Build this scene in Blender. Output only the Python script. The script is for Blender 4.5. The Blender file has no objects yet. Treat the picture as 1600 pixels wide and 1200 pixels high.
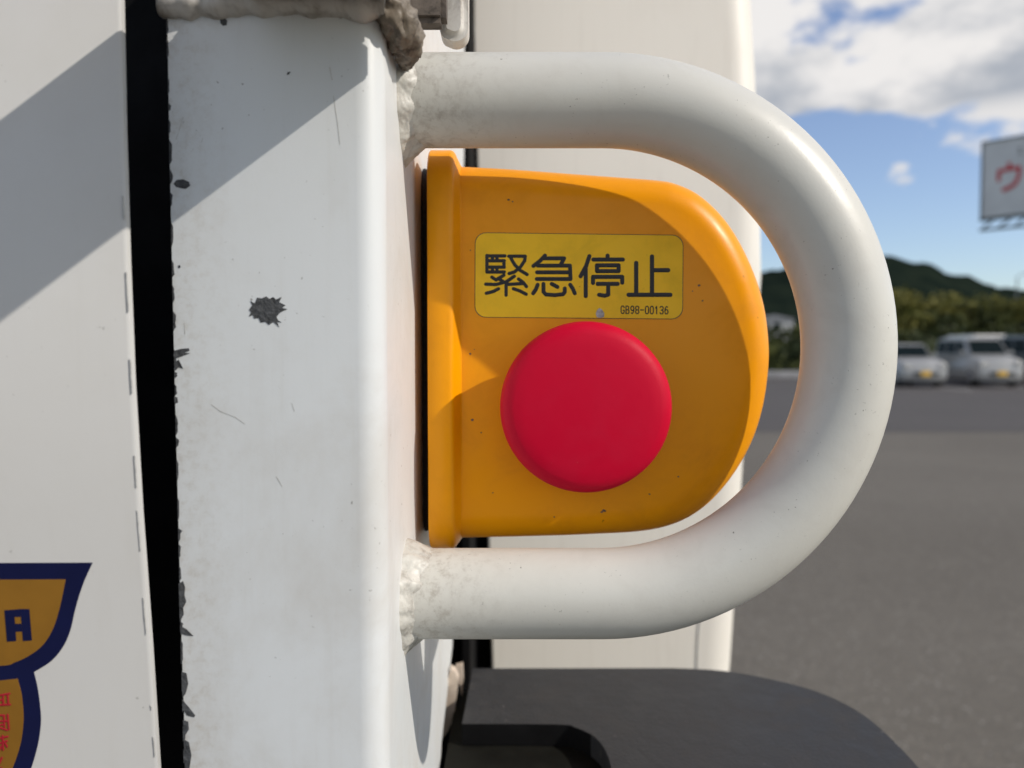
import bpy, bmesh, math, random
from mathutils import Vector, Matrix, noise
R = math.radians
random.seed(7)
S = bpy.context.scene
COL = S.collection

# ------------------------------------------------------------------ camera, world, sun, exposure
CZ = 1.2                       # lens height above the asphalt
PITCH = R(2.3)                 # looking very slightly down
F = 1200.0                     # focal length in photo pixels (1600 wide)
cam_d = bpy.data.cameras.new('camera')
cam_d.sensor_width = 36.0
cam_d.lens = 27.0
cam_d.clip_start = 0.01
cam_d.clip_end = 3000.0
cam_d.dof.use_dof = True
cam_d.dof.focus_distance = 0.178
cam_d.dof.aperture_fstop = 14.0
cam = bpy.data.objects.new('camera', cam_d)
COL.objects.link(cam)
cam.location = (0, 0, CZ)
cam.rotation_euler = (R(90) - PITCH, 0, 0)
S.camera = cam

TO_SUN = Vector((0.75, -0.345, 0.55)).normalized()
SUN_EL = math.asin(TO_SUN.z)
SUN_AZ = math.atan2(TO_SUN.x, TO_SUN.y)      # clockwise from +Y

world = bpy.data.worlds.new('World')
S.world = world
world.use_nodes = True
wt = world.node_tree
wt.nodes.clear()


def N(tree, kind, **kw):
    n = tree.nodes.new(kind)
    for k, v in kw.items():
        if k.startswith('i_'):
            n.inputs[k[2:].replace('_', ' ')].default_value = v
        else:
            setattr(n, k, v)
    return n


def math_node(tree, op, a, b=None, clamp=False):
    n = tree.nodes.new('ShaderNodeMath')
    n.operation = op
    n.use_clamp = clamp
    for i, v in enumerate((a, b)):
        if v is None:
            continue
        if isinstance(v, (int, float)):
            n.inputs[i].default_value = v
        else:
            tree.links.new(v, n.inputs[i])
    return n.outputs[0]


def map_range(tree, v, a, b, c=0.0, d=1.0, smooth=True):
    n = tree.nodes.new('ShaderNodeMapRange')
    n.interpolation_type = 'SMOOTHSTEP' if smooth else 'LINEAR'
    tree.links.new(v, n.inputs[0])
    for i, x in enumerate((a, b, c, d)):
        n.inputs[i + 1].default_value = x
    return n.outputs[0]


def build_sky():
    L = wt.links
    sky = N(wt, 'ShaderNodeTexSky', sky_type='NISHITA', sun_disc=False)
    sky.sun_elevation = SUN_EL
    sky.sun_rotation = SUN_AZ
    sky.altitude = 0
    sky.air_density = 1.0
    sky.dust_density = 0.6
    sky.ozone_density = 3.0
    tc = N(wt, 'ShaderNodeTexCoord')
    sep = N(wt, 'ShaderNodeSeparateXYZ')
    L.new(tc.outputs['Generated'], sep.inputs[0])
    z = sep.outputs[2]

    def fbm(off, scale, detail=7.0, rough=0.55):
        mp = N(wt, 'ShaderNodeMapping')
        mp.inputs['Location'].default_value = off
        mp.inputs['Scale'].default_value = (1.0, 1.0, 1.9)
        L.new(tc.outputs['Generated'], mp.inputs[0])
        n = N(wt, 'ShaderNodeTexNoise', i_Scale=scale, i_Detail=detail, i_Roughness=rough)
        L.new(mp.outputs[0], n.inputs['Vector'])
        return n.outputs['Fac']
    o = CLOUD_OFF
    # cumulus deck: dense band above a flattish base, thinning out towards the zenith
    base = map_range(wt, z, 0.238, 0.300, -0.13, 0.10)
    thin = map_range(wt, z, 0.42, 0.75, 0.0, -0.16)
    n1 = fbm(o, 5.2)
    dens = math_node(wt, 'ADD', math_node(wt, 'ADD', n1, base), thin)
    deck = map_range(wt, dens, 0.465, 0.55)
    # little stray puffs lower down
    n2 = fbm((o[0] + 3.1, o[1] - 1.3, o[2]), 11.0, 5.0)
    low = math_node(wt, 'MULTIPLY', map_range(wt, z, 0.16, 0.20), map_range(wt, z, 0.25, 0.30, 1.0, 0.0))
    puff = math_node(wt, 'MULTIPLY', map_range(wt, n2, 0.59, 0.68), low)
    puff = math_node(wt, 'MULTIPLY', puff, 0.85)
    mask = math_node(wt, 'MAXIMUM', deck, puff)
    # thickness: density a little higher up -> underside in its own shade
    up = fbm((o[0] - 0.05, o[1] + 0.02, o[2] + 0.10), 5.2)
    thick = math_node(wt, 'ADD', math_node(wt, 'ADD', up, map_range(wt, z, 0.25, 0.33, 0.10, -0.02)), -0.5)
    shade = map_range(wt, thick, -0.09, 0.14, 1.0, 0.46)
    shade = math_node(wt, 'MAXIMUM', shade, math_node(wt, 'MULTIPLY', low, 0.9))
    cr = N(wt, 'ShaderNodeMix', data_type='RGBA')
    cr.inputs[6].default_value = (2.9, 3.12, 3.5, 1)
    cr.inputs[7].default_value = (6.0, 5.85, 5.75, 1)
    L.new(map_range(wt, shade, 0.46, 1.0, 0.0, 1.0, False), cr.inputs[0])
    mix = N(wt, 'ShaderNodeMix', data_type='RGBA')
    L.new(mask, mix.inputs[0])
    hs = N(wt, 'ShaderNodeHueSaturation', i_Hue=0.508, i_Saturation=0.93, i_Value=1.06)
    L.new(sky.outputs[0], hs.inputs['Color'])
    L.new(hs.outputs[0], mix.inputs[6])
    L.new(cr.outputs[2], mix.inputs[7])
    bg = N(wt, 'ShaderNodeBackground', i_Strength=0.145)
    L.new(mix.outputs[2], bg.inputs[0])
    out = N(wt, 'ShaderNodeOutputWorld')
    L.new(bg.outputs[0], out.inputs[0])


CLOUD_OFF = (2.3, 10.0, 4.7)
build_sky()

sun_d = bpy.data.lights.new('sun', 'SUN')
sun_d.energy = 3.3
sun_d.angle = R(0.53)
sun_d.color = (1.0, 0.93, 0.83)
sun = bpy.data.objects.new('sun', sun_d)
COL.objects.link(sun)
sun.rotation_euler = (-TO_SUN).to_track_quat('-Z', 'Y').to_euler()

vs = S.view_settings
vs.view_transform = 'Standard'
vs.look = 'None'
vs.gamma = 1.0
vs.exposure = 0.0
vs.use_curve_mapping = False

# ------------------------------------------------------------------ helpers
CP, SP = math.cos(PITCH), math.sin(PITCH)


def ray(px, py):
    h, v = (px - 800) / F, (600 - py) / F
    return Vector((h, CP + v * SP, -SP + v * CP))


def at(px, py, Y):
    """photo pixel -> point of the place on the vertical plane Y metres ahead"""
    d = ray(px, py)
    return Vector((0, 0, CZ)) + d * (Y / d.y)


def on_z(px, py, z):
    d = ray(px, py)
    return Vector((0, 0, CZ)) + d * ((z - CZ) / d.z)


def new_mesh(name, verts, faces, smooth=None):
    me = bpy.data.meshes.new(name)
    me.from_pydata([tuple(v) for v in verts], [], faces)
    bm = bmesh.new()
    bm.from_mesh(me)
    bmesh.ops.recalc_face_normals(bm, faces=bm.faces)
    bm.to_mesh(me)
    bm.free()
    shade(me, smooth)
    return me


def shade(me, smooth):
    if smooth is None:
        return
    for p in me.polygons:
        p.use_smooth = True
    if smooth < 179:
        me.set_sharp_from_angle(angle=R(smooth))


def from_bm(name, bm, smooth=None, recalc=True):
    if recalc:
        bmesh.ops.recalc_face_normals(bm, faces=bm.faces)
    me = bpy.data.meshes.new(name)
    bm.to_mesh(me)
    bm.free()
    shade(me, smooth)
    return me


def obj(name, me, mat, parent=None, label=None, cat=None, group=None, kind=None):
    o = bpy.data.objects.new(name, me)
    COL.objects.link(o)
    if mat is not None and me is not None and not me.materials:
        me.materials.append(mat)
    if parent is not None:
        o.parent = parent
        if parent.get('world_built'):
            o.matrix_parent_inverse = Matrix.Translation(-Vector(parent.location))
    if label:
        o['label'] = label
    if cat:
        o['category'] = cat
    if group:
        o['group'] = group
    if kind:
        o['kind'] = kind
    return o


def thing(name, loc, label, cat, rotz=0.0, group=None, world_built=False):
    o = obj(name, None, None, None, label, cat, group)
    o.location = loc
    o.rotation_euler = (0, 0, rotz)
    o.empty_display_size = 0.05
    if world_built:
        o['world_built'] = True
    return o


def copy_tree(o, parent=None):
    c = o.copy()
    COL.objects.link(c)
    c.parent = parent
    for ch in list(o.children):
        copy_tree(ch, c)
    return c


def loft(rings, cap0=True, cap1=True, closed=True):
    verts, faces = [], []
    n = len(rings[0])
    for r in rings:
        verts += [tuple(p) for p in r]
    for i in range(len(rings) - 1):
        for j in range(n if closed else n - 1):
            k = (j + 1) % n
            faces.append((i * n + j, i * n + k, (i + 1) * n + k, (i + 1) * n + j))
    if cap0:
        faces.append(tuple(range(n))[::-1])
    if cap1:
        faces.append(tuple((len(rings) - 1) * n + j for j in range(n)))
    return verts, faces


def add_box(bm, lo, hi):
    vs_ = [bm.verts.new((x, y, z)) for z in (lo[2], hi[2]) for y in (lo[1], hi[1]) for x in (lo[0], hi[0])]
    for f in ((0, 1, 3, 2), (4, 6, 7, 5), (0, 4, 5, 1), (2, 3, 7, 6), (0, 2, 6, 4), (1, 5, 7, 3)):
        bm.faces.new([vs_[i] for i in f])
    return vs_


def box_mesh(name, lo, hi, bevel=0.0, seg=2):
    bm = bmesh.new()
    add_box(bm, lo, hi)
    if bevel:
        bmesh.ops.bevel(bm, geom=bm.edges[:], offset=bevel, segments=seg, affect='EDGES', profile=0.5)
    return from_bm(name, bm, 35)


def tube_mesh(name, pts, rad, n=12, smooth=40, caps=True):
    pts = [Vector(p) for p in pts]
    rads = rad if isinstance(rad, (list, tuple)) else [rad] * len(pts)
    rings = []
    ref = None
    for i, p in enumerate(pts):
        t = (pts[min(i + 1, len(pts) - 1)] - pts[max(i - 1, 0)]).normalized()
        if ref is None:
            ref = t.orthogonal().normalized()
        ref = (ref - t * ref.dot(t)).normalized()
        b = t.cross(ref)
        rings.append([p + (ref * math.cos(a) + b * math.sin(a)) * rads[i]
                      for a in (2 * math.pi * k / n for k in range(n))])
    v, f = loft(rings, caps, caps)
    return new_mesh(name, v, f, smooth)


def prism_y(pts, y0, y1):
    """pts = world points in an XZ outline -> solid between y0 and y1"""
    a = [(p[0], y0, p[2]) for p in pts]
    b = [(p[0], y1, p[2]) for p in pts]
    return loft([a, b])


def plate_px(name, px_pts, Y, thick, smooth=None):
    pts = [at(x, y, Y) for x, y in px_pts]
    v, f = prism_y(pts, Y, Y + thick)
    return new_mesh(name, v, f, smooth)


def strokes_mesh(name, lines, width, Y, height=0.00006, mapper=None):
    """flat printed strokes with round ends, standing a hair proud of the plane Y. lines in photo pixels."""
    mapper = mapper or (lambda x, y, lift: at(x, y, Y) - Vector((0, lift, 0)))
    bm = bmesh.new()
    w = width / 2
    prof = [(-1.0, 0.0), (-0.8, 0.7), (0.0, 1.0), (0.8, 0.7), (1.0, 0.0)]
    for ln in lines:
        for (a, b) in zip(ln[:-1], ln[1:]):
            a, b = Vector(a), Vector(b)
            d = (b - a).normalized()
            n = Vector((-d.y, d.x))
            rows = []
            for end, s in ((a, -1), (b, 1)):
                rows.append([(end + n * (p * w), h) for p, h in prof])
            vv = [[bm.verts.new(mapper(p.x, p.y, h * height)) for p, h in r] for r in rows]
            for k in range(4):
                bm.faces.new((vv[0][k], vv[0][k + 1], vv[1][k + 1], vv[1][k]))
            for end, s, row in ((a, -1, vv[0]), (b, 1, vv[1])):
                arc_o, arc_i = [], []
                for q in range(1, 8):
                    an = math.pi * q / 8
                    off = n * (-math.cos(an)) + d * (s * math.sin(an))
                    arc_o.append(bm.verts.new(mapper(*(end + off * w), 0)))
                    arc_i.append(bm.verts.new(mapper(*(end + off * w * 0.8), height * 0.7)))
                o_ = [row[0]] + arc_o + [row[4]]
                i_ = [row[1]] + arc_i + [row[3]]
                for q in range(8):
                    bm.faces.new((o_[q], o_[q + 1], i_[q + 1], i_[q]))
                    bm.faces.new((i_[q], i_[q + 1], row[2]))
    return from_bm(name, bm, 179)


def catmull(pts, k=8):
    out = []
    P = [Vector(p) for p in pts]
    for i in range(len(P) - 1):
        p0, p1, p2, p3 = P[max(i - 1, 0)], P[i], P[i + 1], P[min(i + 2, len(P) - 1)]
        for j in range(k):
            t = j / k
            out.append(0.5 * ((2 * p1) + (p2 - p0) * t + (2 * p0 - 5 * p1 + 4 * p2 - p3) * t * t
                              + (3 * p1 - p0 - 3 * p2 + p3) * t ** 3))
    out.append(P[-1])
    return out


# ------------------------------------------------------------------ materials
def mat_new(name):
    m = bpy.data.materials.new(name)
    m.use_nodes = True
    t = m.node_tree
    return m, t, t.nodes['Principled BSDF']


def coords(t, scale=(1, 1, 1)):
    tc = N(t, 'ShaderNodeTexCoord')
    mp = N(t, 'ShaderNodeMapping')
    mp.inputs['Scale'].default_value = scale
    t.links.new(tc.outputs['Object'], mp.inputs[0])
    return mp.outputs[0]


def tex_noise(t, vec, scale, detail=6.0, rough=0.6, dist=0.0):
    n = N(t, 'ShaderNodeTexNoise', i_Scale=scale, i_Detail=detail, i_Roughness=rough, i_Distortion=dist)
    t.links.new(vec, n.inputs['Vector'])
    return n.outputs['Fac']


def mixc(t, fac, a, b):
    n = N(t, 'ShaderNodeMix', data_type='RGBA')
    t.links.new(fac, n.inputs[0])
    for sock, v in ((n.inputs[6], a), (n.inputs[7], b)):
        if isinstance(v, tuple):
            sock.default_value = (*v, 1)
        else:
            t.links.new(v, sock)
    return n.outputs[2]


def paint(name, base, rough=0.35, dirt=(0.22, 0.19, 0.16), film=0.25, film_scale=45, specks=0.6, speck_scale=900,
          streak=0.0, coat=0.0, bump=0.02, bump_scale=1500, spec=0.5, grime_x=None, speck_lo=0.70, speck_col=None):
    """painted metal or plastic: dusty film, small specks, vertical run-off streaks, faint orange peel"""
    m, t, b = mat_new(name)
    v = coords(t)
    col = base
    n1 = tex_noise(t, v, film_scale, 8, 0.65, 0.4)
    f1 = math_node(t, 'MULTIPLY', map_range(t, n1, 0.42, 0.78), film)
    if grime_x:
        sx = N(t, 'ShaderNodeSeparateXYZ')
        t.links.new(v, sx.inputs[0])
        gx = map_range(t, sx.outputs[0], grime_x[0], grime_x[1], grime_x[2], 0.0)
        n4 = tex_noise(t, v, 420, 8, 0.75)
        f1 = math_node(t, 'ADD', f1, math_node(t, 'MULTIPLY', gx, map_range(t, n4, 0.44, 0.70)), True)
    col = mixc(t, f1, col, dirt)
    if streak:
        vs_ = coords(t, (1, 1, 0.06))
        n3 = tex_noise(t, vs_, 260, 4, 0.6)
        col = mixc(t, math_node(t, 'MULTIPLY', map_range(t, n3, 0.5, 0.8), streak), col, dirt)
    if specks:
        n2 = tex_noise(t, v, speck_scale, 3, 0.5)
        n5 = tex_noise(t, v, speck_scale * 0.08, 3, 0.5)
        gate = map_range(t, n5, 0.45, 0.7)
        f2 = math_node(t, 'MULTIPLY', math_node(t, 'MULTIPLY', map_range(t, n2, speck_lo, speck_lo + 0.06), gate), specks)
        col = mixc(t, f2, col, speck_col or tuple(c * 0.35 for c in dirt))
    t.links.new(col, b.inputs['Base Color'])
    rr = map_range(t, n1, 0.35, 0.75, rough, min(1.0, rough + 0.2))
    t.links.new(rr, b.inputs['Roughness'])
    b.inputs['Specular IOR Level'].default_value = spec
    if coat:
        b.inputs['Coat Weight'].default_value = coat
        b.inputs['Coat Roughness'].default_value = 0.12
    if bump:
        bp = N(t, 'ShaderNodeBump', i_Strength=bump, i_Distance=0.001)
        nb = tex_noise(t, v, bump_scale, 3, 0.5)
        nb2 = math_node(t, 'ADD', math_node(t, 'MULTIPLY', nb, 0.4), tex_noise(t, v, bump_scale * 0.12, 3, 0.5))
        t.links.new(nb2, bp.inputs['Height'])
        t.links.new(bp.outputs[0], b.inputs['Normal'])
    return m


def plain(name, base, rough=0.5, var=0.15, scale=20, metal=0.0, spec=0.5, bump=0.0):
    m, t, b = mat_new(name)
    v = coords(t)
    n = tex_noise(t, v, scale, 6, 0.6)
    lo = tuple(c * (1 - var) for c in base)
    hi = tuple(min(1, c * (1 + var)) for c in base)
    t.links.new(mixc(t, map_range(t, n, 0.3, 0.7), lo, hi), b.inputs['Base Color'])
    b.inputs['Roughness'].default_value = rough
    b.inputs['Metallic'].default_value = metal
    b.inputs['Specular IOR Level'].default_value = spec
    if bump:
        bp = N(t, 'ShaderNodeBump', i_Strength=bump, i_Distance=0.002)
        t.links.new(n, bp.inputs['Height'])
        t.links.new(bp.outputs[0], b.inputs['Normal'])
    return m


M = {}
M['post'] = paint('aged white post paint', (0.685, 0.705, 0.71), 0.36, (0.46, 0.42, 0.36), 0.45, 24, 0.8, 800, 0.16, 0.0, 0.03, grime_x=(-0.068, -0.050, 0.5), speck_lo=0.67)
M['panel'] = paint('white panel paint', (0.565, 0.56, 0.548), 0.42, (0.45, 0.43, 0.39), 0.28, 16, 0.5, 600, 0.10, 0.1, 0.015)
M['handle'] = paint('chalky white handle paint', (0.61, 0.595, 0.54), 0.33, (0.31, 0.27, 0.22), 0.16, 90, 1.0, 1300, 0.0, 0.0, 0.05,
                    grime_x=(-0.026, 0.006, 0.7), speck_lo=0.675)
M['weld'] = paint('painted weld', (0.57, 0.555, 0.505), 0.42, (0.17, 0.135, 0.105), 0.75, 330, 0.9, 1500, 0, 0.0, 0.25, 700)
M['dirty_weld'] = paint('grimy weld', (0.42, 0.385, 0.33), 0.6, (0.09, 0.07, 0.055), 1.0, 230, 0.9, 900, 0, 0, 0.3, 500)
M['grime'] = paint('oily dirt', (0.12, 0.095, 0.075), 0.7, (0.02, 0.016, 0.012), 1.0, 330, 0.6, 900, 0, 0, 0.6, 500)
M['lump'] = paint('grimy thick weld', (0.22, 0.185, 0.145), 0.5, (0.025, 0.019, 0.014), 1.0, 420, 0.9, 900, 0, 0, 0.5, 700)
M['bracket'] = paint('soiled bracket paint', (0.60, 0.57, 0.52), 0.45, (0.15, 0.115, 0.085), 0.85, 170, 0.8, 700, 0.2, 0, 0.1)
M['primer'] = plain('bare dark primer', (0.06, 0.062, 0.065), 0.6, 0.4, 700, bump=0.4)
M['scuff'] = plain('grey scuffed paint', (0.40, 0.40, 0.39), 0.6, 0.2, 900)
M['body'] = paint('cream white body paint', (0.82, 0.78, 0.70), 0.35, (0.55, 0.5, 0.43), 0.25, 9, 0.3, 250, 0.22, 0.15, 0.0)
M['black'] = plain('recess black', (0.006, 0.006, 0.0065), 0.9, 0.3, 60, spec=0.1)  # painted darkness for gaps and recess walls
M['gasket'] = plain('black foam gasket', (0.012, 0.012, 0.014), 0.8, 0.4, 900, bump=0.3)
M['orange'] = paint('orange moulded plastic', (0.90, 0.355, 0.0), 0.30, (0.50, 0.17, 0.004), 0.30, 55, 0.9, 520, 0.0, 0.0, 0.02, 900, spec=0.28, speck_lo=0.72)
M['red'] = paint('red button plastic', (0.56, 0.0, 0.026), 0.48, (0.51, 0.008, 0.04), 0.25, 120, 0.7, 1500, 0, 0, 0.05, 2500, spec=0.16, speck_col=(0.62, 0.30, 0.30), speck_lo=0.74)
M['label'] = paint('faded yellow label film', (0.97, 0.60, 0.018), 0.45, (0.55, 0.36, 0.03), 0.35, 85, 0.7, 1300, 0, 0, 0.02, spec=0.3)
M['ink'] = plain('black printing ink', (0.012, 0.012, 0.014), 0.5, 0.2, 500)
M['bare'] = plain('bare scratched backing', (0.42, 0.42, 0.43), 0.5, 0.3, 1200)
M['scratch'] = plain('old paint scratch', (0.50, 0.49, 0.46), 0.6, 0.15, 900)
M['navy'] = plain('navy sticker film', (0.006, 0.009, 0.055), 0.5, 0.1, 90, spec=0.2)
M['gold'] = plain('ochre sticker film', (0.31, 0.145, 0.018), 0.5, 0.1, 60, spec=0.25)
M['red_ink'] = plain('red sticker print', (0.45, 0.018, 0.03), 0.5, 0.1, 60, spec=0.25)
M['step'] = paint('dusty black rubber step', (0.031, 0.032, 0.036), 0.45, (0.065, 0.062, 0.06), 0.6, 70, 0.9, 420, 0, 0, 0.4, 900, spec=0.33, speck_col=(0.16, 0.15, 0.14), speck_lo=0.68)
M['step_base'] = plain('dark olive underframe', (0.011, 0.011, 0.009), 0.8, 0.3, 60, spec=0.1)
M['flap'] = paint('bent raw flap', (0.62, 0.52, 0.43), 0.5, (0.36, 0.28, 0.2), 0.6, 160, 0.7, 800, 0, 0, 0.2, 400)


def asphalt(name, base, tint, worn):
    m, t, b = mat_new(name)
    v = coords(t)
    big = tex_noise(t, v, 0.35, 5, 0.6)
    mid = tex_noise(t, v, 11.0, 8, 0.8)
    fine = tex_noise(t, v, 75, 4, 0.7)
    f = math_node(t, 'ADD', math_node(t, 'MULTIPLY', big, 0.45), math_node(t, 'MULTIPLY', mid, 0.55))
    col = mixc(t, map_range(t, f, 0.35, 0.65), base, tint)
    col = mixc(t, math_node(t, 'MULTIPLY', map_range(t, fine, 0.48, 0.75), 0.55), col, worn)
    vo = N(t, 'ShaderNodeTexVoronoi', i_Scale=85.0)
    t.links.new(v, vo.inputs['Vector'])
    sepc = N(t, 'ShaderNodeSeparateColor')
    t.links.new(vo.outputs['Color'], sepc.inputs[0])
    stone = math_node(t, 'MULTIPLY', map_range(t, vo.outputs['Distance'], 0.25, 0.4, 1, 0), map_range(t, sepc.outputs[0], 0.93, 0.95))
    col = mixc(t, math_node(t, 'MULTIPLY', stone, 0.9), col, (0.42, 0.40, 0.37))
    t.links.new(col, b.inputs['Base Color'])
    b.inputs['Roughness'].default_value = 0.85
    b.inputs['Specular IOR Level'].default_value = 0.25
    bp = N(t, 'ShaderNodeBump', i_Strength=0.6, i_Distance=0.004)
    t.links.new(fine, bp.inputs['Height'])
    t.links.new(bp.outputs[0], b.inputs['Normal'])
    return m


M['asphalt'] = asphalt('worn grey asphalt', (0.104, 0.093, 0.078), (0.142, 0.129, 0.109), (0.36, 0.31, 0.24))
M['road'] = asphalt('newer dark asphalt', (0.074, 0.068, 0.066), (0.090, 0.082, 0.079), (0.118, 0.106, 0.096))
M['road_paint'] = plain('worn road paint', (0.55, 0.54, 0.51), 0.8, 0.25, 30)


def foliage(name, dark, light, scale):
    m, t, b = mat_new(name)
    v = coords(t)
    n = tex_noise(t, v, scale, 6, 0.6)
    t.links.new(mixc(t, map_range(t, n, 0.35, 0.65), dark, light), b.inputs['Base Color'])
    b.inputs['Roughness'].default_value = 0.65
    b.inputs['Specular IOR Level'].default_value = 0.2
    return m


M['leaf'] = foliage('olive leaf', (0.095, 0.105, 0.024), (0.25, 0.225, 0.058), 0.5)
M['leaf_dark'] = foliage('dark leaf', (0.03, 0.042, 0.016), (0.10, 0.11, 0.03), 0.8)
M['hill_wood'] = foliage('dark hill forest', (0.008, 0.0135, 0.011), (0.016, 0.023, 0.016), 0.07)
_hb = M['hill_wood'].node_tree.nodes['Principled BSDF']
_hb.inputs['Roughness'].default_value = 1.0
_hb.inputs['Specular IOR Level'].default_value = 0.0
M['bark'] = plain('bark', (0.07, 0.055, 0.04), 0.9, 0.3, 6)
M['concrete'] = plain('pale concrete', (0.30, 0.30, 0.31), 0.85, 0.15, 2)
M['wall_white'] = plain('white cladding', (0.40, 0.41, 0.42), 0.7, 0.08, 1)
M['roof_grey'] = plain('grey roof sheet', (0.20, 0.21, 0.23), 0.6, 0.1, 2)
M['board'] = plain('pale billboard sheet', (0.60, 0.62, 0.63), 0.5, 0.06, 0.6)
M['steel'] = plain('weathered steel', (0.14, 0.16, 0.165), 0.5, 0.2, 3, 0.3)
M['sign_red'] = plain('red sign lettering', (0.50, 0.03, 0.04), 0.5, 0.1, 1)
M['sign_grey'] = plain('grey sign lettering', (0.20, 0.21, 0.22), 0.5, 0.1, 1)
M['silver'] = plain('silver car paint', (0.37, 0.37, 0.365), 0.35, 0.04, 2, 0.25, 0.3)
M['white_car'] = plain('white car paint', (0.72, 0.70, 0.66), 0.25, 0.03, 2)
M['grey_car'] = plain('dark grey car paint', (0.13, 0.135, 0.145), 0.25, 0.04, 2, 0.4)
M['glass'] = plain('tinted car glass', (0.010, 0.016, 0.018), 0.2, 0.1, 2, spec=0.3)
M['glass'].node_tree.nodes['Principled BSDF'].inputs['IOR'].default_value = 1.12
M['tyre'] = plain('tyre rubber', (0.018, 0.018, 0.018), 0.8, 0.2, 20)
M['rim'] = plain('alloy rim', (0.42, 0.42, 0.43), 0.3, 0.1, 10, 0.8)
M['lamp_glass'] = plain('clear headlight', (0.75, 0.76, 0.78), 0.08, 0.1, 8, 0.6, 0.9)
M['plate_yellow'] = plain('yellow number plate', (0.72, 0.42, 0.015), 0.5, 0.05, 8)
M['trim'] = plain('black plastic trim', (0.03, 0.03, 0.032), 0.6, 0.1, 8)

# ------------------------------------------------------------------ ground, road, hill
me = new_mesh('ground', [(-900, -300, 0), (900, -300, 0), (900, 1500, 0), (-900, 1500, 0)], [(0, 1, 2, 3)])
obj('ground', me, M['asphalt'], kind='structure')
edge = 11.9
me = new_mesh('road', [(-80, edge, 0.004), (80, edge - 0.5, 0.004), (80, 36.2, 0.004), (-80, 36.2, 0.004)], [(0, 1, 2, 3)])
obj('road', me, M['road'], kind='structure')
for x in (11.9, 14.75, 17.6, 20.4, 23.2):
    me = new_mesh('parking_line', [(x - 0.07, 24.6, 0.008), (x + 0.07, 24.6, 0.008), (x + 0.57, 29.4, 0.008), (x + 0.43, 29.4, 0.008)], [(0, 1, 2, 3)])
    obj('parking_line', me, M['road_paint'], kind='structure')


def hill_h(x, y):
    prof = [(-400, 4), (-150, 12), (-20, 22), (60, 31), (120, 42), (165, 48), (200, 52.5), (222, 49), (245, 42), (268, 35.5), (300, 30), (345, 25), (420, 24), (600, 10)]
    X = x * 420 / y
    for (a, ha), (b_, hb) in zip(prof[:-1], prof[1:]):
        if a <= X <= b_:
            t = (X - a) / (b_ - a)
            t = t * t * (3 - 2 * t)
            h = ha + (hb - ha) * t
            break
    else:
        h = 4
    k = max(0.0, 1 - ((y - 420) / 130.0) ** 2)
    bumps = noise.noise(Vector((x * 0.11, y * 0.11, 0))) * 1.5 + noise.noise(Vector((x * 0.3, y * 0.3, 3))) * 1.0
    return h * k ** 0.8 + bumps * (0.25 + k)


nx, ny = 260, 44
V, Fc = [], []
for j in range(ny):
    y = 285 + 260 * j / (ny - 1)
    for i in range(nx):
        x = -400 + 1000 * i / (nx - 1)
        V.append((x, y, hill_h(x, y) - 0.4))
for j in range(ny - 1):
    for i in range(nx - 1):
        a = j * nx + i
        Fc.append((a, a + 1, a + nx + 1, a + nx))
obj('hill', new_mesh('hill', V, Fc, 179), M['hill_wood'], kind='structure')


# ------------------------------------------------------------------ trees, hedge, house, lamp, billboard
def leaf_cloud(lobes, count, size, seed):
    rnd = random.Random(seed)
    V, Fc = [], []
    for _ in range(count):
        c, r = rnd.choice(lobes)
        d = Vector((rnd.gauss(0, 1), rnd.gauss(0, 1), rnd.gauss(0, 1))).normalized()
        p = Vector(c) + Vector((d.x * r[0], d.y * r[1], d.z * r[2])) * (rnd.random() ** 0.35)
        a = Vector((rnd.gauss(0, 1), rnd.gauss(0, 1), rnd.gauss(0, 0.7))).normalized()
        b_ = a.orthogonal().normalized()
        b_.rotate(Matrix.Rotation(rnd.random() * 6.28, 3, a))
        s = size * rnd.uniform(0.6, 1.4)
        k = len(V)
        V += [p + a * s, p + b_ * s * 0.6, p - a * s, p - b_ * s * 0.6]
        Fc.append((k, k + 1, k + 2, k + 3))
    me = bpy.data.meshes.new('crown')
    me.from_pydata([tuple(v) for v in V], [], Fc)
    return me


def make_tree(seed, h, spread, leaf, label):
    rnd = random.Random(seed)
    t = thing('broadleaf_tree', (0, 0, 0), label, 'tree', group='broadleaf trees behind the parked cars')
    top = h * 0.45
    pts = [(0, 0, -0.2), (0.05, 0.02, h * 0.2), (0.12, -0.05, top), (0.1, 0.1, h * 0.7)]
    obj('trunk', tube_mesh('trunk', pts, [0.28, 0.22, 0.16, 0.06], 8), M['bark'], t)
    for k in range(5):
        a = k * 1.257 + rnd.random()
        e = Vector((math.cos(a) * spread * 0.5, math.sin(a) * spread * 0.5, h * rnd.uniform(0.55, 0.8)))
        obj('limb', tube_mesh('limb', [(0.08, 0, top * 0.8), e * 0.55 + Vector((0, 0, top * 0.3)), e], [0.11, 0.07, 0.03], 6), M['bark'], t)
    lobes = []
    for k in range(11):
        a = rnd.random() * 6.28
        q = rnd.random() ** 0.5 * spread * 0.72
        z = h * rnd.uniform(0.38, 0.88)
        r = spread * rnd.uniform(0.28, 0.45)
        lobes.append(((math.cos(a) * q, math.sin(a) * q, z), (r, r, r * 0.75)))
    obj('crown', leaf_cloud(lobes, 2600, 0.23, seed), M[leaf], t)
    return t


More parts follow.
